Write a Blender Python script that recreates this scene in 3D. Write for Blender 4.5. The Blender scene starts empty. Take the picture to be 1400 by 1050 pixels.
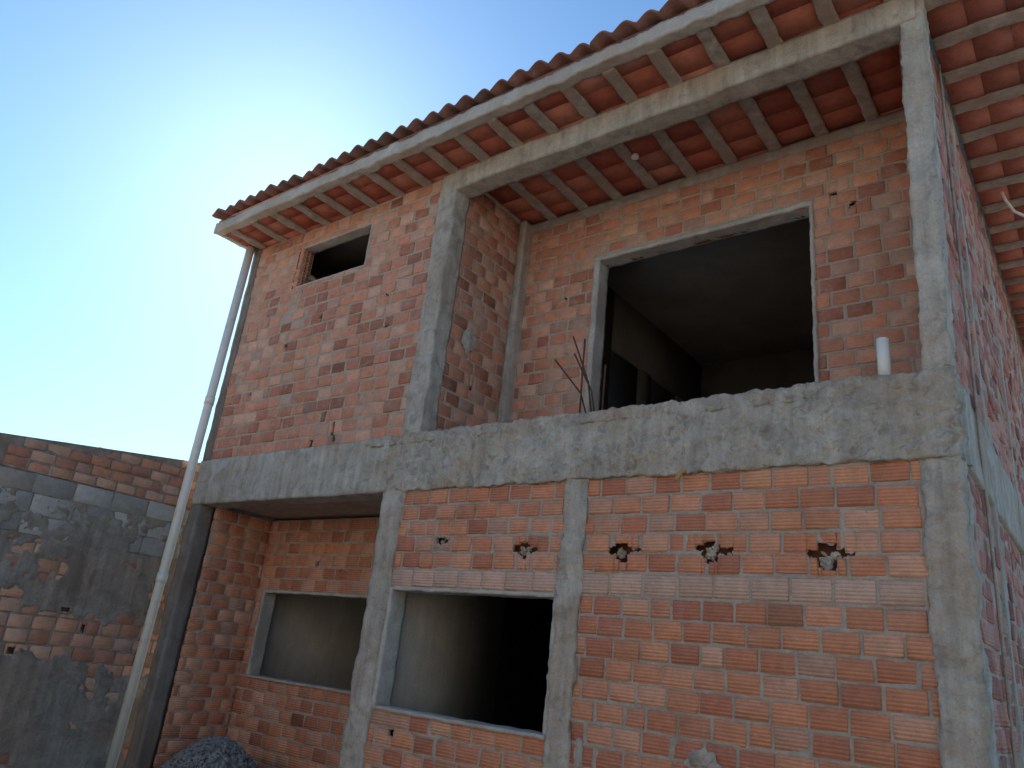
import bpy, bmesh, math, random
import numpy as np
from mathutils import Vector, Matrix, noise as mnoise

scene = bpy.context.scene
col = scene.collection
rng = np.random.default_rng(7)
random.seed(7)

# ------------------------------------------------------------------ materials
def new_mat(name):
    m = bpy.data.materials.new(name); m.use_nodes = True
    nt = m.node_tree; nt.nodes.clear()
    out = nt.nodes.new('ShaderNodeOutputMaterial')
    b = nt.nodes.new('ShaderNodeBsdfPrincipled')
    b.inputs['Roughness'].default_value = 0.9
    b.inputs['Specular IOR Level'].default_value = 0.25
    nt.links.new(b.outputs[0], out.inputs[0])
    return m, nt, b

def N(nt, t, **kw):
    n = nt.nodes.new(t)
    for k, v in kw.items(): setattr(n, k, v)
    return n

def tex_noise(nt, vec, scale, detail=6, rough=0.6, dist=0.0):
    n = N(nt, 'ShaderNodeTexNoise')
    n.inputs['Scale'].default_value = scale
    n.inputs['Detail'].default_value = detail
    n.inputs['Roughness'].default_value = rough
    n.inputs['Distortion'].default_value = dist
    nt.links.new(vec, n.inputs['Vector'])
    return n.outputs['Fac']

def ramp(nt, fac, stops):
    r = N(nt, 'ShaderNodeValToRGB')
    el = r.color_ramp.elements
    while len(el) < len(stops): el.new(0.5)
    for e, (p, c) in zip(el, stops):
        e.position = p
        e.color = (*c, 1) if len(c) == 3 else c
    nt.links.new(fac, r.inputs[0])
    return r.outputs[0]

def mix(nt, fac, a, b, mode='MIX'):
    m = N(nt, 'ShaderNodeMix', data_type='RGBA', blend_type=mode)
    for sock, v in ((m.inputs[0], fac), (m.inputs[6], a), (m.inputs[7], b)):
        if isinstance(v, bpy.types.NodeSocket): nt.links.new(v, sock)
        else: sock.default_value = v if not isinstance(v, tuple) else ((*v, 1) if len(v) == 3 else v)
    return m.outputs[2]

def bump(nt, h, strength, dist, prev=None):
    b = N(nt, 'ShaderNodeBump')
    b.inputs['Strength'].default_value = strength
    b.inputs['Distance'].default_value = dist
    nt.links.new(h, b.inputs['Height'])
    if prev is not None: nt.links.new(prev, b.inputs['Normal'])
    return b.outputs[0]

def g(v): return (v, v, v)

def mat_brick(name, ridge=0.5, stain=(0.36, 0.31, 0.27), stain_amt=0.5, st0=0.6, groove_shade=0.0):
    m, nt, b = new_mat(name)
    tc = N(nt, 'ShaderNodeTexCoord').outputs['Object']
    at = N(nt, 'ShaderNodeAttribute'); at.attribute_name = 'Col'
    n1 = tex_noise(nt, tc, 14, 8, 0.65)
    n2 = tex_noise(nt, tc, 90, 5, 0.7)
    n3 = tex_noise(nt, tc, 2.0, 8, 0.7)
    c = mix(nt, 1.0, at.outputs['Color'], ramp(nt, n1, [(0.25, g(0.80)), (0.55, g(1.04)), (0.8, g(1.16))]), 'MULTIPLY')
    c = mix(nt, 0.5, c, ramp(nt, n2, [(0.3, g(0.82)), (0.7, g(1.16))]), 'MULTIPLY')
    c = mix(nt, 0.5, c, ramp(nt, n3, [(0.3, g(0.82)), (0.6, g(1.08))]), 'MULTIPLY')
    n4 = tex_noise(nt, tc, 7.5, 9, 0.75, 0.6)
    st = ramp(nt, n4, [(st0-0.06, g(0)), (st0+0.12, g(stain_amt))])
    c = mix(nt, st, c, stain)
    sep = N(nt, 'ShaderNodeSeparateXYZ'); nt.links.new(tc, sep.inputs[0])
    mz = N(nt, 'ShaderNodeMath', operation='MULTIPLY'); mz.inputs[1].default_value = 2 * math.pi / 0.0215
    nt.links.new(sep.outputs['Z'], mz.inputs[0])
    sn = N(nt, 'ShaderNodeMath', operation='SINE'); nt.links.new(mz.outputs[0], sn.inputs[0])
    if groove_shade > 0:
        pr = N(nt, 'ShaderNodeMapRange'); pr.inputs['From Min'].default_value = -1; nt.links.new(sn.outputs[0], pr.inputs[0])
        c = mix(nt, groove_shade, c, ramp(nt, pr.outputs[0], [(0.0, (0.50,0.42,0.38)), (0.35, g(1.0))]), 'MULTIPLY')  # groove shading painted into the brick colour as darker bands
    nt.links.new(c, b.inputs['Base Color'])
    nb = bump(nt, sn.outputs[0], ridge, 0.003)
    nb = bump(nt, n2, 0.5, 0.004, nb)
    nb = bump(nt, n1, 0.6, 0.006, nb)
    nt.links.new(nb, b.inputs['Normal'])
    return m

def mat_rough(name, c1, c2, c3=None, scale=4, fine=60, bumpd=0.01, bs=0.6, pits=True, streak=0.0, dk=None):
    m, nt, b = new_mat(name)
    tc = N(nt, 'ShaderNodeTexCoord').outputs['Object']
    n1 = tex_noise(nt, tc, scale, 10, 0.68, 0.3)
    n2 = tex_noise(nt, tc, fine, 6, 0.7)
    n3 = tex_noise(nt, tc, scale * 0.35, 6, 0.6)
    c = ramp(nt, n1, [(0.32, c1), (0.66, c2)])
    if c3: c = mix(nt, ramp(nt, n3, [(0.46, g(0)), (0.62, g(0.85))]), c, c3)
    c = mix(nt, 0.5, c, ramp(nt, n2, [(0.3, g(0.68)), (0.65, g(1.2))]), 'MULTIPLY')
    if dk:
        n6 = tex_noise(nt, tc, dk[0], 9, 0.75, 0.8)
        c = mix(nt, ramp(nt, n6, [(dk[1], g(dk[2])), (dk[1]+0.10, g(0))]), c, dk[3])
    if streak > 0:
        mp = N(nt, 'ShaderNodeMapping'); mp.inputs['Scale'].default_value = (9, 9, 0.6)
        nt.links.new(tc, mp.inputs[0])
        n5 = tex_noise(nt, mp.outputs[0], 1.5, 6, 0.65)
        c = mix(nt, streak, c, ramp(nt, n5, [(0.35, g(0.55)), (0.6, g(1.15))]), 'MULTIPLY')
    nt.links.new(c, b.inputs['Base Color'])
    nb = bump(nt, n2, bs, bumpd * 0.5)
    nb = bump(nt, n1, bs, bumpd * 2, nb)
    if pits:
        v = N(nt, 'ShaderNodeTexVoronoi'); v.inputs['Scale'].default_value = 38
        nt.links.new(tc, v.inputs['Vector'])
        pr = ramp(nt, v.outputs['Distance'], [(0.08, g(0)), (0.22, g(1))])
        nb = bump(nt, pr, 0.35, 0.008, nb)
    nt.links.new(nb, b.inputs['Normal'])
    return m

M_brick = mat_brick('brick_clay', 0.6, stain=(0.57, 0.45, 0.36), stain_amt=0.35, groove_shade=0.40)
M_brick_up = mat_brick('brick_clay_upper', 0.3, stain=(0.57, 0.43, 0.33), stain_amt=0.5, st0=0.56, groove_shade=0.12)
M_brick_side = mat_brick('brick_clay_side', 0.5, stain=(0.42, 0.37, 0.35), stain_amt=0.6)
M_brick_old = mat_brick('brick_clay_old', 0.3, stain=(0.34, 0.29, 0.24), stain_amt=0.7, st0=0.60)
M_mortar = mat_rough('mortar', (0.36, 0.295, 0.235), (0.55, 0.455, 0.37), None, 6, 80, 0.006)
M_mortar_up = mat_rough('mortar_upper', (0.41, 0.315, 0.24), (0.58, 0.465, 0.36), None, 5, 80, 0.006)
M_mortar_old = mat_rough('render_old', (0.23, 0.20, 0.17), (0.43, 0.385, 0.33), (0.36, 0.265, 0.20), 3.2, 50, 0.012, 0.9, streak=0.45, dk=(3.5, .42, .5, (.18,.155,.13)))
M_conc = mat_rough('concrete', (0.38, 0.335, 0.28), (0.62, 0.56, 0.475), (0.47, 0.375, 0.29), 4.5, 70, 0.006, streak=0.45, dk=(9, .38, .5, (.25,.215,.18)))
M_conc_dark = mat_rough('concrete_damp', (0.17, 0.15, 0.13), (0.32, 0.28, 0.24), (0.24, 0.18, 0.14), 4.5, 70, 0.006, streak=0.45)  # darker concrete tone for the left columns
M_conc_lip = mat_rough('concrete_rough', (0.34, 0.30, 0.25), (0.62, 0.56, 0.47), (0.48, 0.38, 0.285), 5, 45, 0.012, 1.0, streak=0.35, dk=(11, .38, .6, (.21,.18,.145)))
M_conc_pale = mat_rough('concrete_pale', (0.42, 0.37, 0.315), (0.62, 0.56, 0.49), (0.48, 0.38, 0.30), 5, 70, 0.005, 0.5)
M_joist = mat_rough('concrete_joist', (0.30, 0.25, 0.205), (0.52, 0.44, 0.37), (0.40, 0.28, 0.21), 9, 90, 0.005, 0.5)
M_plaster = mat_rough('plaster', (0.42, 0.38, 0.33), (0.56, 0.52, 0.46), (0.46, 0.40, 0.33), 1.6, 60, 0.002, 0.3, pits=False)
M_plaster_in = mat_rough('plaster_interior', (0.46, 0.40, 0.33), (0.62, 0.55, 0.46), (0.40, 0.34, 0.28), 1.8, 60, 0.002, 0.3, pits=False, streak=0.2)
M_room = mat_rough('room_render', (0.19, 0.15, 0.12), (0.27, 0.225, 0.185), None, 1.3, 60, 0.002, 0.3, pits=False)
M_frame = mat_rough('reveal_render', (0.46, 0.415, 0.36), (0.66, 0.60, 0.53), (0.44, 0.38, 0.32), 8, 60, 0.004, 0.5, pits=False)
M_block = mat_rough('grey_block', (0.24, 0.235, 0.22), (0.42, 0.40, 0.375), None, 5, 70, 0.006)
M_dirt = mat_rough('dirt', (0.46, 0.36, 0.26), (0.60, 0.49, 0.37), (0.52, 0.39, 0.28), 0.8, 14, 0.03, 0.7, pits=False)
M_gravel = mat_rough('gravel', (0.12, 0.12, 0.12), (0.36, 0.35, 0.34), None, 13, 90, 0.004)
M_tile = mat_rough('roof_tile', (0.22, 0.10, 0.075), (0.42, 0.20, 0.145), (0.19, 0.115, 0.09), 7, 60, 0.004, 0.5, pits=False)
M_rust = mat_rough('rebar_rust', (0.07, 0.035, 0.025), (0.15, 0.08, 0.055), None, 30, 120, 0.002)
M_clayin = mat_rough('brick_hollow_inside', (0.24, 0.10, 0.065), (0.36, 0.16, 0.10), None, 30, 120, 0.002)
M_white = mat_rough('painted_render', (0.80, 0.74, 0.64), (0.86, 0.80, 0.70), None, 2, 40, 0.002, 0.2, pits=False)
M_dark = mat_rough('interior_shade', (0.05, 0.05, 0.052), (0.09, 0.09, 0.09), None, 2, 40, 0.002, 0.2, pits=False)  # near-black tone that paints in the shade of room interiors
M_yel = mat_rough('conduit_yellow', (0.45, 0.25, 0.08), (0.60, 0.36, 0.14), None, 20, 90, 0.002, 0.3, pits=False)
M_clayblock = mat_brick('clay_filler_block', 0.0, stain=(0.38, 0.26, 0.20), stain_amt=0.4)
m, nt, b = new_mat('pvc'); M_pvc = m
tc = N(nt, 'ShaderNodeTexCoord').outputs['Object']
nn = tex_noise(nt, tc, 5, 8, 0.7)
nt.links.new(ramp(nt, nn, [(0.28, (0.66, 0.59, 0.49)), (0.45, (0.88, 0.83, 0.74))]), b.inputs['Base Color'])
b.inputs['Roughness'].default_value = 0.45

# ------------------------------------------------------------------ helpers
def empty(name):
    e = bpy.data.objects.new(name, None); col.objects.link(e); return e

def add_obj(name, me, mat, parent=None):
    o = bpy.data.objects.new(name, me)
    if mat is not None and len(me.materials) == 0: me.materials.append(mat)
    col.objects.link(o)
    if parent is not None: o.parent = parent
    return o

def mesh_np(name, V, F):
    me = bpy.data.meshes.new(name)
    V = np.asarray(V, dtype=np.float32); F = np.asarray(F, dtype=np.int32)
    me.vertices.add(len(V)); me.vertices.foreach_set('co', V.ravel())
    me.loops.add(F.size); me.loops.foreach_set('vertex_index', F.ravel())
    me.polygons.add(len(F))
    me.polygons.foreach_set('loop_start', np.arange(0, F.size, F.shape[1], dtype=np.int32))
    me.polygons.foreach_set('loop_total', np.full(len(F), F.shape[1], dtype=np.int32))
    me.update(calc_edges=True); me.validate()
    return me

def set_cols(me, C):
    a = me.color_attributes.new('Col', 'FLOAT_COLOR', 'POINT')
    C = np.asarray(C, dtype=np.float32)
    if C.shape[1] == 3: C = np.hstack([C, np.ones((len(C), 1), np.float32)])
    a.data.foreach_set('color', C.ravel())

BOXF = np.array([[0,3,2,1],[4,5,6,7],[0,1,5,4],[1,2,6,5],[2,3,7,6],[3,0,4,7]])
def boxes(name, lst, mat, parent=None, colors=None):
    V, F, C = [], [], []
    for i, (x0,x1,y0,y1,z0,z1) in enumerate(lst):
        V += [(x0,y0,z0),(x1,y0,z0),(x1,y1,z0),(x0,y1,z0),(x0,y0,z1),(x1,y0,z1),(x1,y1,z1),(x0,y1,z1)]
        F.append(BOXF + 8*i)
        if colors is not None: C += [colors[i]]*8
    me = mesh_np(name, V, np.vstack(F))
    if colors is not None: set_cols(me, C)
    return add_obj(name, me, mat, parent)

def sub_rect(rects, o):
    out = []
    for (a,b,c,d) in rects:
        u0,u1,z0,z1 = max(a,o[0]),min(b,o[1]),max(c,o[2]),min(d,o[3])
        if u0 >= u1 or z0 >= z1: out.append((a,b,c,d)); continue
        if a < u0: out.append((a,u0,c,d))
        if u1 < b: out.append((u1,b,c,d))
        if c < z0: out.append((u0,u1,c,z0))
        if z1 < d: out.append((u0,u1,z1,d))
    return out

TAB = rng.random((64, 256, 256))
def vn(u, v, s):
    t = TAB[s % 64]
    iu = np.floor(u).astype(int); iv = np.floor(v).astype(int)
    fu = u-iu; fv = v-iv; fu = fu*fu*(3-2*fu); fv = fv*fv*(3-2*fv)
    a = t[iu%256, iv%256]; b_ = t[(iu+1)%256, iv%256]; c = t[iu%256,(iv+1)%256]; d = t[(iu+1)%256,(iv+1)%256]
    return (a*(1-fu)+b_*fu)*(1-fv)+(c*(1-fu)+d*fu)*fv
def fbm(u, v, f, s, o=4):
    r = 0; amp = 0.5; tot = 0
    for k in range(o):
        r = r + amp*vn(u*f+13.7*k, v*f+7.1*k, s+k); tot += amp; amp *= 0.55; f *= 2.03
    return r/tot

def rows_of(z0, z1, h):
    r = []; z = z0
    while z < z1-0.03:
        r.append((z, min(z+h, z1))); z += h
    return r

PAL_LOW = [(.72,.305,.17),(.75,.345,.21),(.68,.27,.15),(.75,.385,.25),(.59,.225,.135),(.73,.32,.18)]
PAL_UP = [(.69,.305,.185),(.72,.355,.23),(.65,.27,.17),(.70,.39,.27),(.50,.195,.125),(.68,.295,.185)]
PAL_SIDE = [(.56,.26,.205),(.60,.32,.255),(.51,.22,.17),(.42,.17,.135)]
PAL_OLD = [(.56,.265,.165),(.59,.31,.20),(.47,.21,.14),(.60,.36,.25)]
def brick_wall(name, O, U, Nn, reg, rows, L, openings, cavs, seed, res, pal, mb, mm, parent,
               prough=0.004, special=None, base=-0.0115, smear=0.0068, mask=None, core=True, coremat=None, joint=0.018,
               topfn=None, corethick=(0.10, 0.145), lowf=0.0, dark=0.015):
    O = np.array(O, float); U = np.array(U, float); Nn = np.array(Nn, float); Z = np.array((0,0,1.))
    r = np.random.default_rng(seed)
    u0,u1,z0,z1 = reg
    V, F, C = [], [], []
    bounds = []
    cnt = 0
    for ri,(za,zb) in enumerate(rows):
        l = L
        if special and ri in special: l = special[ri][0]
        off = (0.5*l if ri % 2 else 0.0) + r.normal(0, 0.02)
        bs = []; u = u0 - l + off % l
        while u < u1 + l:
            bs.append(u); u += l*(1 + r.normal(0, 0.03)) if r.random() > 0.05 else l*r.uniform(0.5, 0.75)
        bs = np.array(bs); bounds.append(bs)
        for k in range(len(bs)-1):
            a, b_ = max(bs[k], u0), min(bs[k+1], u1)
            if b_-a < 0.03: continue
            jj = joint*r.uniform(0.6, 1.4)/2
            dz = r.normal(0, 0.0025)
            rc = [(a+jj, b_-jj, za+joint*0.45+dz, zb-joint*0.45+dz)]
            for o in openings: rc = sub_rect(rc, o)
            for o in cavs: rc = sub_rect(rc, o[:4])
            if special and ri in special: base_c = np.array(special[ri][1]) * (1+r.normal(0,.06))
            else:
                base_c = np.array(pal[r.choice(len(pal), p=None)]) * (1 + r.normal(0, .08))
                if r.random() < dark: base_c = base_c*0.6
                elif r.random() < 0.03: base_c = base_c*0.5+np.array((.40,.32,.26))*0.6
            base_c = np.clip(base_c, 0.02, 0.8)
            proud = r.normal(0, prough*0.5); tu = r.normal(0, prough*0.35); tz = r.normal(0, prough*0.35)
            tiltz = r.normal(0, 0.002)
            for (p,q,s,t) in rc:
                if q-p < 0.018 or t-s < 0.018: continue
                ins = 0.0045
                j = lambda: r.normal(0, 0.0014)
                pts = []
                for lev,(dd,ii) in enumerate(((-0.035,0),(-0.0045,0),(0,ins))):
                    for (x,y,su,sz) in ((p,s,-1,-1),(q,s,1,-1),(q,t,1,1),(p,t,-1,1)):
                        uu = x - su*ii + (j() if lev else 0); zz_ = y - sz*ii + (j() if lev else 0) + su*tiltz
                        zz_ = min(max(zz_, z0), z1) if topfn is None else zz_
                        pts.append(O + U*uu + Z*zz_ + Nn*(dd+proud+su*tu+sz*tz))
                if topfn is not None and t > topfn((p+q)/2): continue
                n = cnt*12; cnt += 1
                V += pts
                for lv in (0, 4):
                    for e in range(4):
                        F.append((n+lv+e, n+lv+(e+1)%4, n+lv+4+(e+1)%4, n+lv+4+e))
                F.append((n+8, n+9, n+10, n+11))
                C += [base_c]*12
    me = mesh_np(name+'_bricks', V, F); set_cols(me, C)
    add_obj(name+'_bricks', me, mb, parent)
    ed_u = [o[i] for o in openings for i in (0,1) if u0 < o[i] < u1]
    ed_z = [o[i] for o in openings for i in (2,3) if z0 < o[i] < z1]
    us = np.unique(np.round(np.concatenate([np.linspace(u0,u1,max(2,int((u1-u0)/res))), ed_u]),5))
    zs = np.unique(np.round(np.concatenate([np.linspace(z0,z1,max(2,int((z1-z0)/res))), ed_z]),5))
    UU, ZZ = np.meshgrid(us, zs)
    D = np.full(UU.shape, 9.0)
    for ri,(za,zb) in enumerate(rows):
        sel = (ZZ >= za) & (ZZ < zb)
        u = UU[sel]; b_ = bounds[ri]
        idx = np.clip(np.searchsorted(b_, u), 1, len(b_)-1)
        du = np.minimum(np.abs(u-b_[idx-1]), np.abs(b_[idx]-u))
        dz = np.minimum(ZZ[sel]-za, zb-ZZ[sel])
        D[sel] = np.minimum(du, dz)
    n1 = fbm(UU, ZZ, 22, seed, 4)-0.5; n2 = fbm(UU, ZZ, 3.1, seed+5, 4)
    H = base + n1*0.013 + smear*np.exp(-(D/0.012)**2) + np.clip((n2-0.56)*0.07, 0, 0.007)*(lowf+(1-lowf)*np.exp(-(D/0.022)**2))
    H = np.maximum(H, -0.024)
    if mask is not None:
        mk = mask(UU, ZZ)
        H = H*(1-mk) + mk*(0.009 + 0.008*(fbm(UU,ZZ,9,seed+9,4)-0.5)*2)
    if topfn is not None: 
        tf = np.vectorize(topfn)(us); ZT = np.minimum(ZZ, tf[None,:])
    else: ZT = ZZ
    P = O[None,None,:] + UU[...,None]*U + ZT[...,None]*Z + H[...,None]*Nn
    nz, nu = UU.shape
    idx = np.arange(nz*nu).reshape(nz,nu)
    Fq = np.stack([idx[:-1,:-1], idx[:-1,1:], idx[1:,1:], idx[1:,:-1]], -1).reshape(-1,4)
    CU = (UU[:-1,:-1]+UU[1:,1:])/2; CZ = (ZZ[:-1,:-1]+ZZ[1:,1:])/2
    cu = CU.ravel(); cz = CZ.ravel()
    keep = np.ones(len(cu), bool)
    for o in openings: keep &= ~((cu>o[0])&(cu<o[1])&(cz>o[2])&(cz<o[3]))
    if cavs:
        w = (0.022*(fbm(CU,CZ,45,seed+3,2)-0.5)*2).ravel()
        for o in cavs: keep &= ~((cu>o[0]+.001+w)&(cu<o[1]-.001+w)&(cz>o[2]+.001+w)&(cz<o[3]-.001+w))
    if topfn is not None:
        zl = ZT[:-1,:-1].ravel(); zh = ZT[1:,1:].ravel(); keep &= (zh-zl) > 1e-5
    me = mesh_np(name+'_mortar', P.reshape(-1,3), Fq[keep])
    me.polygons.foreach_set('use_smooth', np.ones(len(me.polygons), bool))
    add_obj(name+'_mortar', me, mm, parent)
    if core:
        rc = [reg]
        for o in openings: rc = sub_rect(rc, o)
        V=[];F=[];k=0
        for (a,b_,c,d) in rc:
            for n_ in (-corethick[1], -corethick[0]):
                for (x,y) in ((a,c),(b_,c),(b_,d),(a,d)):
                    V.append(O+U*x+Z*y+Nn*n_)
            F.append(BOXF+8*k); k+=1
        me = mesh_np(name+'_core', V, np.vstack(F)); add_obj(name+'_core', me, coremat or M_clayin, parent)

def rbox(name, b, res, amp, mat, parent=None, freq=5.0, fine=0.25, smooth=True, seed=0.0, lean=0.0):
    n = [max(1, int(round((b[2*i+1]-b[2*i])/res))) for i in range(3)]
    ax = [np.linspace(b[2*i], b[2*i+1], n[i]+1) for i in range(3)]
    key = {}; V = []; F = []
    def vid(i,j,k):
        t = (i,j,k)
        if t not in key:
            key[t] = len(V)
            p = Vector((ax[0][i], ax[1][j], ax[2][k]))
            q = p*freq + Vector((seed,seed*2.3,seed*0.7))
            d = mnoise.noise_vector(q)*amp + mnoise.noise_vector(q*4.3)*amp*fine*1.3
            p.x += lean*(p.z-b[4])/(b[5]-b[4])
            V.append(tuple(p+d))
        return key[t]
    nx,ny,nz = n
    for i in range(nx):
        for j in range(ny):
            F.append((vid(i,j,0),vid(i,j+1,0),vid(i+1,j+1,0),vid(i+1,j,0)))
            F.append((vid(i,j,nz),vid(i+1,j,nz),vid(i+1,j+1,nz),vid(i,j+1,nz)))
    for i in range(nx):
        for k in range(nz):
            F.append((vid(i,0,k),vid(i+1,0,k),vid(i+1,0,k+1),vid(i,0,k+1)))
            F.append((vid(i,ny,k),vid(i,ny,k+1),vid(i+1,ny,k+1),vid(i+1,ny,k)))
    for j in range(ny):
        for k in range(nz):
            F.append((vid(0,j,k),vid(0,j,k+1),vid(0,j+1,k+1),vid(0,j+1,k)))
            F.append((vid(nx,j,k),vid(nx,j+1,k),vid(nx,j+1,k+1),vid(nx,j,k+1)))
    me = mesh_np(name, V, F)
    return add_obj(name, me, mat, parent)

def rough_set(name, lst, mat, amp=0.007):
    for i,b_ in enumerate(lst):
        rbox('%s_%d'%(name,i), b_, 0.025, amp, mat, house, 9, 0.5, seed=i*2.1+b_[0])

def tube(name, pts, r, mat, parent=None, seg=16, smooth=True):
    bm = bmesh.new(); rings = []
    pts = [Vector(p) for p in pts]
    rr = r if isinstance(r, (list,tuple)) else [r]*len(pts)
    for i,p in enumerate(pts):
        t = (pts[min(i+1,len(pts)-1)]-pts[max(i-1,0)]).normalized()
        a = t.cross(Vector((0,1,0.01))).normalized(); c = t.cross(a)
        rings.append([bm.verts.new(p+(a*math.cos(2*math.pi*k/seg)+c*math.sin(2*math.pi*k/seg))*rr[i]) for k in range(seg)])
    for i in range(len(rings)-1):
        for k in range(seg):
            f = bm.faces.new((rings[i][k],rings[i][(k+1)%seg],rings[i+1][(k+1)%seg],rings[i+1][k])); f.smooth = smooth
    bm.faces.new(rings[0][::-1]); bm.faces.new(rings[-1])
    bmesh.ops.recalc_face_normals(bm, faces=bm.faces)
    me = bpy.data.meshes.new(name); bm.to_mesh(me); bm.free()
    return add_obj(name, me, mat, parent)

def lump(name, c, s, mat, parent, amp=0.35, sub=3, seed=0):
    bm = bmesh.new(); bmesh.ops.create_icosphere(bm, subdivisions=sub, radius=1)
    for v in bm.verts:
        d = 1+amp*mnoise.noise(v.co*1.6+Vector((seed,seed,0)))+amp*0.5*mnoise.noise(v.co*4+Vector((seed,0,0)))
        v.co = Vector((v.co.x*s[0]*d+c[0], v.co.y*s[1]*d+c[1], v.co.z*s[2]*d+c[2]))
    me = bpy.data.meshes.new(name); bm.to_mesh(me); bm.free()
    return add_obj(name, me, mat, parent)

house = empty('brick_house')

# ------------------------------------------------------------------ dimensions
XL = -7.49; Z1 = 2.885; ZF = 3.385; ZC = 6.12; CH = 0.13
XC1 = (-4.39, -4.145); XC2 = (-2.50, -2.31); XCR = (-0.195, 0.0)
DX = (1,0,0); DY = (0,1,0); NF = (0,-1,0); NR = (1,0,0)

rowsL = []
z = 2.09
while z > 0.02: rowsL.insert(0, (max(z-CH,0), z)); z -= CH
nchan = len(rowsL)
rowsL.append((2.09, 2.24)); rowsL += [(2.24+i*0.129, 2.24+(i+1)*0.129) for i in range(5)]
spec = {nchan: (0.235, (.70,.45,.34))}
cav = []
def brk(x, z, s=1.0, seed=0):
    rr = random.Random(seed)
    u = lambda a,b_: rr.uniform(a,b_)
    cav.append((x-u(.08,.12)*s, x+u(.06,.09)*s, z-.020, z+.028))
    cav.append((x-u(.035,.055)*s, x+u(.03,.05)*s, z-.058*s, z+u(.045,.06)*s))
    cav.append((x+.03*s, x+u(.12,.17)*s, z-.008-.02*rr.random(), z+.014))
    cav.append((x-u(.0,.03)*s, x+u(.03,.06)*s, z-u(.065,.09)*s, z-.02))
for i,(x,z_,s) in enumerate([(-0.70,2.365,1.25),(-1.40,2.395,1.1),(-2.02,2.385,0.95)]): brk(x,z_,s,i+3)
brick_wall('front_wall_right', (0,0,0), DX, NF, (-2.32,-0.185,0,Z1+0.01), rowsL, 0.205, [], cav, 11, 0.007, PAL_LOW, M_brick, M_mortar, house, special=spec, prough=0.006)
cav = []
brk(-2.84,2.40,0.95,9); brk(-3.66,2.46,0.5,6)
cav.append((-3.93,-3.87,1.00,1.05))
brick_wall('front_wall_mid', (0,0,0), DX, NF, (XC1[1]-0.01,XC2[0]+0.01,0,Z1+0.01), rowsL, 0.205, [(XC1[1]-0.02,XC2[0]+0.02,1.18,2.088)], cav, 12, 0.007, PAL_LOW, M_brick, M_mortar, house, special=spec, prough=0.006)
for i,(x,y_,z_,s) in enumerate([(-0.70,.025,2.325,.036),(-0.66,.03,2.365,.022),(-1.40,.03,2.37,.032),(-1.37,.03,2.405,.02),(-2.03,.035,2.37,.026),(-2.84,.03,2.385,.028),(-2.80,.03,2.40,.018),(-3.66,.03,2.45,.018)]):
    lump('cement_plug_%d'%i, (x,y_,z_), (s,s*.9,s*.95), M_conc, house, 0.9, 3, i*3.1)
for i,(x,z_) in enumerate([(-0.74,2.375),(-1.43,2.395),(-2.05,2.39),(-2.87,2.41)]):
    tube('conduit_stub_%d'%i, [(x,.08,z_),(x+.01,.02,z_+.005),(x+.03,-.01,z_-.01)], .009, M_yel, house, 8)
tube('conduit_stub_beam', [(-1.56,.03,2.90),(-1.57,-.06,2.885),(-1.60,-.085,2.82)], .014, M_yel, house, 10)
lump('cement_splat_1', (-1.42,-0.004,1.20), (.085,.028,.055), M_conc, house, 0.6, 4, 4)
lump('cement_splat_3', (-2.24,-0.004,1.13), (.03,.014,.10), M_conc, house, 0.7, 3, 19)
rough_set('window_reveal', [(XC1[1]-.01,XC1[1]+.035,-.010,.17,1.18,2.088),(XC2[0]-.03,XC2[0]+.01,.008,.17,1.18,2.088),
      (XC1[1]+.03,XC2[0]-.025,-.004,.17,2.066,2.092)], M_frame)
rbox('window_sill', (XC1[1]-.02,XC2[0]+.0,-.015,.18,1.165,1.192), 0.03, 0.008, M_conc_pale, house, 8)
rbox('column_ground_a', (XC1[0],XC1[1],-.018,.17,0,Z1+.02), 0.022, 0.020, M_conc, house, 5, 0.4, seed=1)
rbox('column_ground_b', (XC2[0],XC2[1],-.014,.17,0,Z1+.02), 0.02, 0.026, M_conc, house, 5, 0.5, seed=2)
rbox('column_corner_ground', (XCR[0],0.004,-.016,.19,0,Z1+.02), 0.02, 0.022, M_conc, house, 5, 0.5, seed=3)
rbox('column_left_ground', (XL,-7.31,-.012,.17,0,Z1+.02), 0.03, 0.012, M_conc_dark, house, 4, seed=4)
rbox('slab_beam_left', (XL-.005,XC1[0]+.02,-.018,.25,Z1,ZF), 0.03, 0.012, M_conc, house, 4, seed=5)
rbox('slab_beam_balcony', (XC1[0]-.02,0.016,-.022,.25,Z1+.003,ZF+.004), 0.016, 0.018, M_conc_lip, house, 5, 0.8, seed=6)
rbox('slab_crust', (-4.75,-2.0,-.018,.15,ZF-.07,ZF+.010), 0.018, 0.024, M_conc_lip, house, 7, 0.6, seed=16)
rbox('slab_crust_right', (-1.6,.006,-.020,.12,ZF-.09,ZF+.004), 0.018, 0.024, M_conc_lip, house, 8, 0.6, seed=26)
rr_ = random.Random(12)
for i in range(16):
    s_ = rr_.uniform(.012,.032); lump('slab_rubble_%02d'%i, (rr_.uniform(-4.2,-.2), rr_.uniform(.0,.12), ZF+.012), (s_*1.3,s_,s_*.8), M_conc_lip if i%3 else M_clayin, house, .8, 2, i*1.3)
rowsR = rows_of(0, Z1, 0.131)
brick_wall('recess_side_wall', (-7.245,0,0), DY, NR, (0.16,0.91,0,Z1), rowsR, 0.205, [], [], 21, 0.012, PAL_LOW, M_brick, M_mortar, house)
RW = (-7.11,-4.85,1.18,2.088)
brick_wall('recess_back_wall', (0,0.9,0), DX, NF, (-7.25,-4.28,0,Z1), rowsR, 0.205, [RW], [(-6.3,-6.25,2.37,2.42),(-5.9,-5.87,2.32,2.35)], 22, 0.012, PAL_LOW, M_brick, M_mortar, house)
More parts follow.
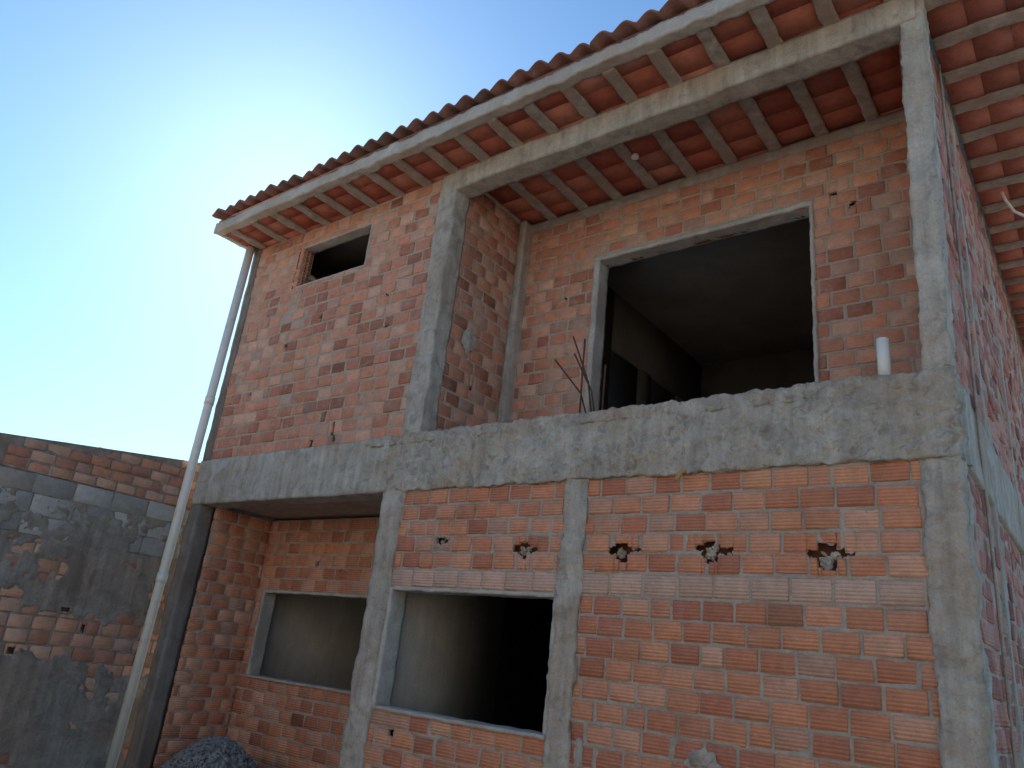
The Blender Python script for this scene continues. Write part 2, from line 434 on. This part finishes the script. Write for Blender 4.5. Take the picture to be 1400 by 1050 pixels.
rough_set('recess_window_reveal', [(RW[0]-.005,RW[0]+.03,.885,1.06,RW[2],RW[3]),(RW[1]-.03,RW[1]+.005,.885,1.06,RW[2],RW[3]),(RW[0]+.025,RW[1]-.03,.89,1.06,RW[3]-.02,RW[3]+.006)], M_frame)
rbox('recess_window_sill', (RW[0],RW[1],.88,1.07,RW[2]-.012,RW[2]+.014), 0.03, 0.007, M_conc_pale, house, 8)
lump('cement_splat_sill', (-5.15,.93,1.215), (.05,.03,.035), M_conc, house, .5, 3, 8)
rbox('recess_soffit', (-7.25,-4.2,.255,1.5,Z1+.03,Z1+.1), 0.06, 0.006, M_joist, house, 5)

# ---- upper left front wall
rowsU = rows_of(ZF-.01, ZC, CH)
UW = (-6.45,-5.29,5.365,5.90)
cavu = [(-4.86,-4.82,4.9,4.94),(-4.80,-4.74,4.55,4.585),(-5.31,-5.27,3.5,3.62),(-5.62,-5.56,3.40,3.47),(-5.28,-5.23,3.42,3.5),(-6.41,-6.36,4.6,4.64),(-5.9,-5.85,4.86,4.895),(-6.9,-6.85,4.1,4.135)]
brick_wall('upper_wall_left', (0,0,0), DX, NF, (-7.36,-4.27,ZF-.01,ZC), rowsU, 0.21, [UW], cavu, 31, 0.010, PAL_UP, M_brick_up, M_mortar_up, house, prough=0.007, smear=0.0095, joint=0.022, lowf=.08, dark=.04)
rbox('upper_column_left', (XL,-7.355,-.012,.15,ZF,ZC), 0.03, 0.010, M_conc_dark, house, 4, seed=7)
rough_set('upper_window_reveal', [(UW[1]-.014,UW[1]+.006,.0,.15,UW[2],UW[3]),(UW[0],UW[1]-.012,.002,.15,UW[3]-.012,UW[3]+.004),(UW[0],UW[1],-.004,.15,UW[2]-.006,UW[2]+.012)], M_frame, .005)
bars = []
zz = UW[2]+.012
for i in range(4):
    zt = min(zz+.128, UW[3]-.012)
    for k in range(4):
        zc = zz + (zt-zz)*(k/3.0); bars.append((UW[0]-.06,UW[0]+.006,0.002,.142,max(zz,zc-.005),min(zt,zc+.005)))
    for k in range(4):
        yc = .002+.14*(k/3.0); bars.append((UW[0]-.06,UW[0]+.004,max(.0,yc-.005),min(.144,yc+.005),zz,zt))
    zz += .128
boxes('hollow_brick_ends', bars, M_clayblock, house, [(.64,.31,.20)]*len(bars))
boxes('hollow_brick_shade_backs', [(UW[0]-.08,UW[0]-.06,.0,.145,UW[2],UW[3])], M_clayblock, house, [(.2,.07,.05)])  # dark back plane painted for the shade inside the brick holes
rbox('upper_column_mid', (-4.285,-4.07,-.02,.18,ZF,5.98), 0.022, 0.018, M_conc, house, 5, 0.4, seed=8)
rbox('upper_column_corner', (-.145,.004,-.016,.17,ZF,ZC+.01), 0.02, 0.016, M_conc, house, 5, 0.5, seed=9, lean=.045)
rbox('balcony_beam', (-4.27,.0,-.03,.17,5.905,ZC+.01), 0.03, 0.012, M_conc, house, 4, seed=10)
BY = 1.15
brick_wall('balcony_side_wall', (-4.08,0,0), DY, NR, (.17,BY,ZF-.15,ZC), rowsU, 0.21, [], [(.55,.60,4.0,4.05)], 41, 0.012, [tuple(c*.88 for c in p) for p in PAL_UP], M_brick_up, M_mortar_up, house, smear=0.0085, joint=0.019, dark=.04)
lump('cement_splat_balcony', (-4.07,.45,4.45), (.012,.09,.10), M_conc, house, .7, 3, 12)
BO = (-3.11,-1.05,3.2,5.457)
rbox('balcony_corner_column', (-4.08,-4.0,BY-.14,BY+.02,ZF-.1,ZC), 0.03, 0.008, M_conc, house, 5, seed=12)
brick_wall('balcony_back_wall', (0,BY,0), DX, NF, (-4.06,-.14,ZF-.2,ZC-.08), rows_of(ZF-.2,ZC-.08,CH), 0.21, [BO], [(-.75,-.7,5.36,5.40),(-.9,-.84,5.50,5.54),(-3.5,-3.46,5.1,5.14)], 42, 0.010, PAL_UP, M_brick_up, M_mortar_up, house, smear=0.0095, joint=0.022, prough=0.007, dark=.04)
rbox('balcony_back_beam', (-4.07,-.14,BY-.025,BY+.16,ZC-.10,ZC+.005), 0.04, 0.006, M_joist, house, 5, seed=13)
rough_set('balcony_opening_reveal', [(BO[0]-.05,BO[0]+.014,BY-.016,BY+.17,3.2,BO[3]),(BO[1]-.014,BO[1]+.018,BY-.014,BY+.17,3.2,BO[3]),(BO[0]-.05,BO[1]+.018,BY-.018,BY+.17,BO[3]-.002,BO[3]+.045)], M_frame)
brick_wall('balcony_right_wall', (-.145,0,0), (0,-1,0), (-1,0,0), (-BY,-.17,ZF-.1,ZC), rowsU, 0.21, [], [], 43, 0.02, PAL_UP, M_brick_up, M_mortar_up, house, core=False)
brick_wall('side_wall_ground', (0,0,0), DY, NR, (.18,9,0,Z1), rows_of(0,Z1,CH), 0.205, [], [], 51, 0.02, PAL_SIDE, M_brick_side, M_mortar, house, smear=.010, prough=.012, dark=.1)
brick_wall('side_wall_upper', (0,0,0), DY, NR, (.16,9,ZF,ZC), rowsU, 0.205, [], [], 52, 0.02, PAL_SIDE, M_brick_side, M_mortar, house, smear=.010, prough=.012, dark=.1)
rbox('side_beam', (-.2,.012,.25,9,Z1,ZF), 0.05, 0.012, M_conc, house, 4, seed=14)
for i,yy in enumerate((1.2, 3.0, 5.4)):
    rbox('side_column_%d'%i, (-.2,.012,yy,yy+.14,0,ZC), 0.05, 0.010, M_conc, house, 4, seed=20+i)
tube('side_conduit', [(.02,.75,0),(.02,.75,ZC)], .010, M_conc, house, 8)

# ---- structure / interior boxes
boxes('floor_slab', [(-7.3,-.2,.25,9,2.99,3.3)], M_plaster_in, house)
boxes('outer_walls', [(XL,-7.40,.17,9,0,ZC),(XL,-.14,9,9.15,0,ZC)], M_plaster, house)
boxes('interior_walls_ground', [
    (-7.40,-7.252,1.05,9,0,2.98),
    (-4.30,-4.152,.175,1.55,0,2.98),
    (-7.25,-.2,-0.0+.3,9,0.0,0.04)], M_plaster_in, house)
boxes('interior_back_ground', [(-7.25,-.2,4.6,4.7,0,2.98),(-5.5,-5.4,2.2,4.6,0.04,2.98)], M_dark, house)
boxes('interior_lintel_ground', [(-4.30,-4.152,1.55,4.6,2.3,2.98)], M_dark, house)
zt = 5.33
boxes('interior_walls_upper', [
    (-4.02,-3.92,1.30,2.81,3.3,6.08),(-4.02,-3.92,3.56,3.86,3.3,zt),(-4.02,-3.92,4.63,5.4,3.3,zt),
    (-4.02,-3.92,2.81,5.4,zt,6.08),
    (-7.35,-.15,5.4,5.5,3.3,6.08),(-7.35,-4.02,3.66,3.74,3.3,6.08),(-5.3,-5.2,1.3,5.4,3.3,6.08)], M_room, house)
boxes('doorway_shade_panels', [(-4.00,-3.965,2.81,3.56,3.3,zt),(-4.00,-3.965,3.86,4.63,3.3,zt)], M_dark, house)  # dark panels stand in for the shade beyond the open doorways
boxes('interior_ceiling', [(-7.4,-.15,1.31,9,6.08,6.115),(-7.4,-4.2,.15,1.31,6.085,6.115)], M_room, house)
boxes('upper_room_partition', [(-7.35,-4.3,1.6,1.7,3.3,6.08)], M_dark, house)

# ---- roof slab: joists + clay filler blocks
EY = -0.52; XE0 = -7.58; XE1 = 0.66
joists = []; blk = []; bc = []
r = np.random.default_rng(5)
xs = [-1.73+0.40*k for k in range(-15, 6)]
for k,xj in enumerate(xs):
    if xj < XE0+.05 or xj > -.05: continue
    joists.append((xj-.055,xj+.055, EY+.06, BY+.1, ZC-.006, ZC+.05))
for x_a in [xs[0]-.40]+xs:
    a = x_a+.057; b_ = a+.286
    a = max(a, XE0+.03); b_ = min(b_, -.02)
    if b_-a < .05: continue
    y = EY+.05+r.uniform(-.1,0)
    while y < BY+.1:
        y2 = min(y+.235, BY+.1); y1 = max(y, EY+.07)
        if y2-y1 > .03:
            dz = r.uniform(0,.007)
            blk.append((a,b_,y1+.0025,y2-.0025,ZC+.010+dz,ZC+.06))
            c = np.array([(.46,.13,.08),(.50,.16,.10),(.42,.11,.07),(.54,.20,.13)][r.integers(4)])*(1+r.normal(0,.09)); bc.append(tuple(c))
        y += .237
yj = EY+.25
while yj < 9.2:
    joists.append((.02, XE1-.06, yj-.055, yj+.055, ZC-.006, ZC+.05))
    for i in range(3):
        a = .02+.235*i; b_ = min(a+.232, XE1-.06)
        if b_-a>.03:
            dz = r.uniform(0,.007)
            blk.append((a,b_,yj+.057,yj+.343,ZC+.010+dz,ZC+.06)); c = np.array((.48,.165,.11))*(1+r.normal(0,.12)); bc.append(tuple(c))
    yj += .40
for i,jb in enumerate(joists):
    if jb[3] < 4.5: rbox('roof_joist_%02d'%i, jb, 0.03, 0.013, M_joist, house, 9, seed=i*1.7)
    else: boxes('roof_joist_%02d'%i, [jb], M_joist, house)
boxes('filler_blocks', blk, M_clayblock, house, bc)
boxes('roof_slab_top', [(XE0+.02,XE1-.02,EY+.02,9.3,ZC+.062,ZC+.12)], M_conc, house)
rbox('eave_edge_front', (XE0,XE1,EY-.03,EY+.075,ZC-.008,ZC+.115), 0.022, 0.016, M_conc_pale, house, 6, 0.5, seed=31)
rbox('eave_edge_right', (XE1-.07,XE1,EY+.08,9.3,ZC-.005,ZC+.115), 0.06, 0.012, M_conc_pale, house, 6, seed=32)
rbox('eave_edge_left', (XE0,XE0+.07,EY+.075,.3,ZC-.005,ZC+.115), 0.03, 0.012, M_conc_pale, house, 6, seed=33)
tube('ceiling_outlet', [(-2.46,.62,ZC+.02),(-2.46,.62,ZC-.012)], [.035,.035], M_pvc, house)
tube('eave_conduit', [(.2,2.7,ZC+.02),(.22,2.75,ZC-.05),(.27,2.85,ZC-.13),(.36,2.95,ZC-.16),(.45,3.0,ZC-.12)], .014, M_pvc, house, 8)

# ---- roof tiles
def roof(name, y_start, y_dir, ncourse):
    W = 0.205; x0, x1 = XE0-.06, XE1+.08
    nx = int((x1-x0)/(W/12)); xs_ = np.linspace(x0,x1,nx+1)
    ph = (xs_-x0)/W; prof = 0.068*np.power(0.5+0.5*np.cos(2*np.pi*ph), 0.65)
    tid = np.floor(ph+0.5).astype(int)
    V = []; F = []
    sl = 0.30; cl = 0.36; rr = np.random.default_rng(3)
    base = 0
    for c in range(ncourse):
        jy = rr.normal(0,.010,tid.max()+2)[tid]; jz = rr.normal(0,.003,tid.max()+2)[tid]
        for s in range(2):
            for e in range(2):
                d = c*cl + (0 if e==0 else cl+.04)
                yy = y_start + y_dir*(d + (jy if e==0 else 0))
                zz = ZC+.150 + sl*d + (0.022 if e==0 else 0.0) + prof*(1.0 if e==0 else .92) + jz - (0.014 if s else 0)
                V.append(np.stack([xs_, yy+0*xs_, zz], 1))
        n = nx+1
        t0,t1,b0,b1 = base, base+n, base+2*n, base+3*n
        i = np.arange(nx)
        for q in ((t0+i,t0+i+1,t1+i+1,t1+i),(b0+i,b1+i,b1+i+1,b0+i+1),(b0+i,b0+i+1,t0+i+1,t0+i),(t1+i,t1+i+1,b1+i+1,b1+i)):
            F.append(np.stack(q,1))
        F.append(np.array([[t0,t1,b1,b0],[t0+nx,b0+nx,b1+nx,t1+nx]]))
        base += 4*n
    me = mesh_np(name, np.vstack(V), np.vstack(F))
    add_obj(name, me, M_tile, house)
roof('roof_tiles_front', EY-.10, 1, 14)
roof('roof_tiles_back', 9.45, -1, 14)
boxes('ridge_tiles', [(XE0-.06,XE1+.08,4.32,4.54,7.78,7.90)], M_tile, house)
boxes('eave_mortar_fill', [(XE0+.0,XE1,EY+.0,EY+.10,ZC+.11,ZC+.175)], M_tile, house)
def prism(name, x0, x1, mat):
    pts = [(EY+.1,ZC+.12),(9.2,ZC+.12),(9.2,ZC+.17),(4.42,ZC+1.60),(EY+.1,ZC+.18)]
    V = [(x0,a,b) for a,b in pts]+[(x1,a,b) for a,b in pts]
    me = bpy.data.meshes.new(name)
    me.from_pydata(V, [], [(0,1,2,3,4),(9,8,7,6,5)]+[(i,5+i,5+(i+1)%5,(i+1)%5) for i in range(5)]); me.update()
    add_obj(name, me, mat, house)
prism('gable_left', -7.5, -7.38, M_block); prism('gable_right', -.14, 0.0, M_block)

# ------------------------------------------------------------------ drain pipe
dp = empty('drain_pipe')
A = Vector((-7.595,-.10,0)); B = Vector((-7.485,-.085,ZC))
tube('pipe_shaft', [A,B], .050, M_pvc, dp, 24)
for i,t in enumerate((.33,.66)):
    p = A.lerp(B,t); tube('pipe_socket_%d'%i, [p, p+(B-A).normalized()*.10], .056, M_pvc, dp, 24)

tube('pvc_pipe', [(-.36,.10,ZF-.02),(-.36,.10,ZF+.285),(-.36,.10,ZF+.286)], [.037,.037,.031], M_pvc, None, 24)
rb = empty('rebar_bundle')
for i,(bx_,by_,tx,ty,hz) in enumerate([(-2.34,.03,-2.55,.0,.66),(-2.36,.12,-2.62,.14,.58),(-2.46,.04,-2.44,.0,.62),(-2.32,.13,-2.30,.1,.42),(-2.40,.08,-2.72,.02,.50)]):
    tube('bar_%d'%i, [(bx_,by_,ZF-.05),(bx_+(tx-bx_)*.25,by_+(ty-by_)*.3,ZF+hz*.4),(tx,ty,ZF+hz)], .007, M_rust, rb, 8)

# ------------------------------------------------------------------ boundary wall
bw = empty('boundary_wall')
XB = -7.62
top = lambda y: 3.385 + (y)*0.125 if y > -3 else 3.01
def mk(U_, Z_):
    n = fbm(U_, Z_, 3.4, 17, 5) + 0.35*(fbm(U_,Z_,13,23,3)-.5)
    band = np.exp(-((Z_-1.36-0.25*(fbm(U_,Z_,1.2,44,3)-.5))/0.26)**4)
    v = n + 0.14 - 0.36*band
    return np.clip((v-0.45)/0.06, 0, 1)
brick_wall('lower', (XB,0,0), DY, NR, (-9,0.1,0,2.27), rows_of(0, 2.27, CH), 0.21, [], [(-.75,-.70,1.45,1.52),(-1.35,-1.28,1.2,1.26),(-1.0,-.9,1.62,1.66)], 61, 0.014, PAL_OLD, M_brick_old, M_mortar_old, bw, mask=mk, coremat=M_mortar_old, corethick=(.10,.18))
PALG = [(.40,.385,.36),(.46,.44,.41),(.35,.335,.31)]
def mk2(U_, Z_):
    n = fbm(U_, Z_, 2.6, 37, 5) + 0.35*(fbm(U_,Z_,13,33,3)-.5)
    return np.clip((n + 0.10*(2.66-Z_ > 0) - 0.7*(Z_>2.66) -0.50)/0.06, 0, 1)
brick_wall('block_course', (XB,0,0), DY, NR, (-9,0.1,2.27,2.85), [(2.27,2.46),(2.46,2.66),(2.66,2.85)], 0.39, [], [], 62, 0.014, PALG, M_brick_old, M_mortar_old, bw, mask=mk2, coremat=M_mortar_old, corethick=(.10,.18))
brick_wall('upper', (XB,0,0), DY, NR, (-9,0.1,2.85,3.42), rows_of(2.85,3.42,.105), 0.22, [], [], 63, 0.014, PAL_OLD, M_brick_old, M_mortar_old, bw, core=False, topfn=top, smear=.008, prough=.012)
V = []
for y in (-9,-3,0.1):
    for x in (XB-.18, XB-.03):
        V += [(x,y,2.85),(x,y,top(y)-.005)]
Fc = []
for s in (0,4):
    Fc += [(s+0,s+4,s+5,s+1),(s+2,s+3,s+7,s+6),(s+1,s+5,s+7,s+3)]
me = bpy.data.meshes.new('upper_core'); me.from_pydata(V,[],Fc); me.update(); add_obj('upper_core', me, M_mortar_old, bw)

# ------------------------------------------------------------------ unseen house added behind the viewer to bounce sunlight onto the facade
nh = empty('bounce_light_house')
WY = -10.5
rc = [(-12,14,0,6.8)]
for xo in (-9,-4,2,7,11): 
    rc = sub_rect(rc, (xo,xo+1.4,1.1,2.3)); rc = sub_rect(rc, (xo,xo+1.4,4.2,5.3))
boxes('bounce_walls', [(a,b_,WY-.2,WY,c,d) for a,b_,c,d in rc]+[(-12,-11.8,WY-7,WY-.2,0,6.8),(13.8,14,WY-7,WY-.2,0,6.8),(-12,14,WY-7.2,WY-7,0,6.8)], M_white, nh)
boxes('windows', [(xo,xo+1.4,WY-.14,WY-.1,z0,z1) for xo in (-9,-4,2,7,11) for z0,z1 in ((1.1,2.3),(4.2,5.3))], M_dark, nh)
boxes('roof', [(-12.4,14.4,WY-7.6,WY+.25,6.8,7.0)], M_tile, nh)

# ------------------------------------------------------------------ ground
def ground():
    n = 120
    t = np.linspace(-1,1,n); s = np.sign(t)*(np.abs(t)**3)*400
    X,Y = np.meshgrid(s, s)
    Zg = (fbm(X,Y,0.9,40,4)-.5)*0.10*np.exp(-(X**2+Y**2)/3000) - 0.03
    P = np.stack([X-2,Y-2,Zg],-1).reshape(-1,3)
    idx = np.arange(n*n).reshape(n,n)
    F = np.stack([idx[:-1,:-1], idx[:-1,1:], idx[1:,1:], idx[1:,:-1]], -1).reshape(-1,4)
    me = mesh_np('ground', P, F); me.polygons.foreach_set('use_smooth', np.ones(len(F),bool))
    add_obj('ground', me, M_dirt)
ground()

def gravel():
    bm = bmesh.new(); cx, cy, H, R = -6.25, .15, .64, .85
    rr = random.Random(4)
    def hgt(x,y):
        d = math.hypot((x-cx)/1.15,(y-cy)); return H*math.exp(-(d/R*1.5)**2)*1.05 if d<R*1.6 else 0
    n=50
    g_ = [[bm.verts.new((cx-1.5+3*i/n, cy-1.3+2*j/n, hgt(cx-1.5+3*i/n, cy-1.3+2*j/n)-.02+rr.uniform(-.01,.01))) for j in range(n+1)] for i in range(n+1)]
    for i in range(n):
        for j in range(n): bm.faces.new((g_[i][j],g_[i+1][j],g_[i+1][j+1],g_[i][j+1]))
    for k in range(3500):
        x = cx+rr.gauss(0,.5); y = cy+rr.gauss(0,.38)
        if y>.82 or y<cy-1.2: continue
        z_ = hgt(x,y); s = rr.uniform(.008,.022)
        q = Matrix.Translation((x,y,z_))@Matrix.Rotation(rr.uniform(0,6.3),4,Vector((rr.random(),rr.random(),rr.random()+.01)).normalized())@Matrix.Diagonal((s*rr.uniform(.8,1.5),s,s*rr.uniform(.6,1),1))
        bmesh.ops.create_icosphere(bm, subdivisions=1, radius=1, matrix=q)
    me = bpy.data.meshes.new('gravel_pile'); bm.to_mesh(me); bm.free()
    add_obj('gravel_pile', me, M_gravel)
gravel()

# ------------------------------------------------------------------ light
sd = Vector((-.734,.436,.521)).normalized()
el = math.asin(sd.z); az = math.atan2(sd.x, sd.y)
w = bpy.data.worlds.new('World'); scene.world = w; w.use_nodes = True
nt = w.node_tree; nt.nodes.clear()
sky = nt.nodes.new('ShaderNodeTexSky'); sky.sky_type = 'NISHITA'; sky.sun_disc = False
sky.sun_elevation = el; sky.sun_rotation = az; sky.air_density = 1.15; sky.dust_density = 0.32; sky.ozone_density = 2.3; sky.altitude = 0
tint = N(nt, 'ShaderNodeMix', data_type='RGBA', blend_type='MULTIPLY'); tint.inputs[0].default_value = 1
tint.inputs[7].default_value = (0.72, 1.0, 1.18, 1)
bg = nt.nodes.new('ShaderNodeBackground'); bg.inputs[1].default_value = 0.15
wo = nt.nodes.new('ShaderNodeOutputWorld')
nt.links.new(sky.outputs[0], tint.inputs[6]); nt.links.new(tint.outputs[2], bg.inputs[0]); nt.links.new(bg.outputs[0], wo.inputs[0])
L = bpy.data.lights.new('sun','SUN'); L.energy = 5; L.angle = math.radians(.5); L.color = (1,.93,.82)
lo = bpy.data.objects.new('sun', L); col.objects.link(lo)
lo.rotation_euler = sd.to_track_quat('Z','Y').to_euler(); lo.location = (0,0,20)

# ------------------------------------------------------------------ camera
R = Vector((.7935,.5973,.1057)); Fw = Vector((-.5949,.7287,.3441)).normalized()
R = (R - Fw*R.dot(Fw)).normalized(); Up = R.cross(Fw)
cam = bpy.data.cameras.new('camera'); co = bpy.data.objects.new('camera', cam); col.objects.link(co)
mw = Matrix.Identity(4)
for i in range(3): mw[i][0]=R[i]; mw[i][1]=Up[i]; mw[i][2]=-Fw[i]
mw.translation = Vector((0.5625,-4.5,1.6)); co.matrix_world = mw
cam.sensor_width = 36; cam.lens = 1042/1400*36; cam.clip_end = 2000; cam.clip_start = .05
scene.camera = co
scene.view_settings.view_transform = 'Standard'; scene.view_settings.look = 'None'; scene.view_settings.exposure = 0
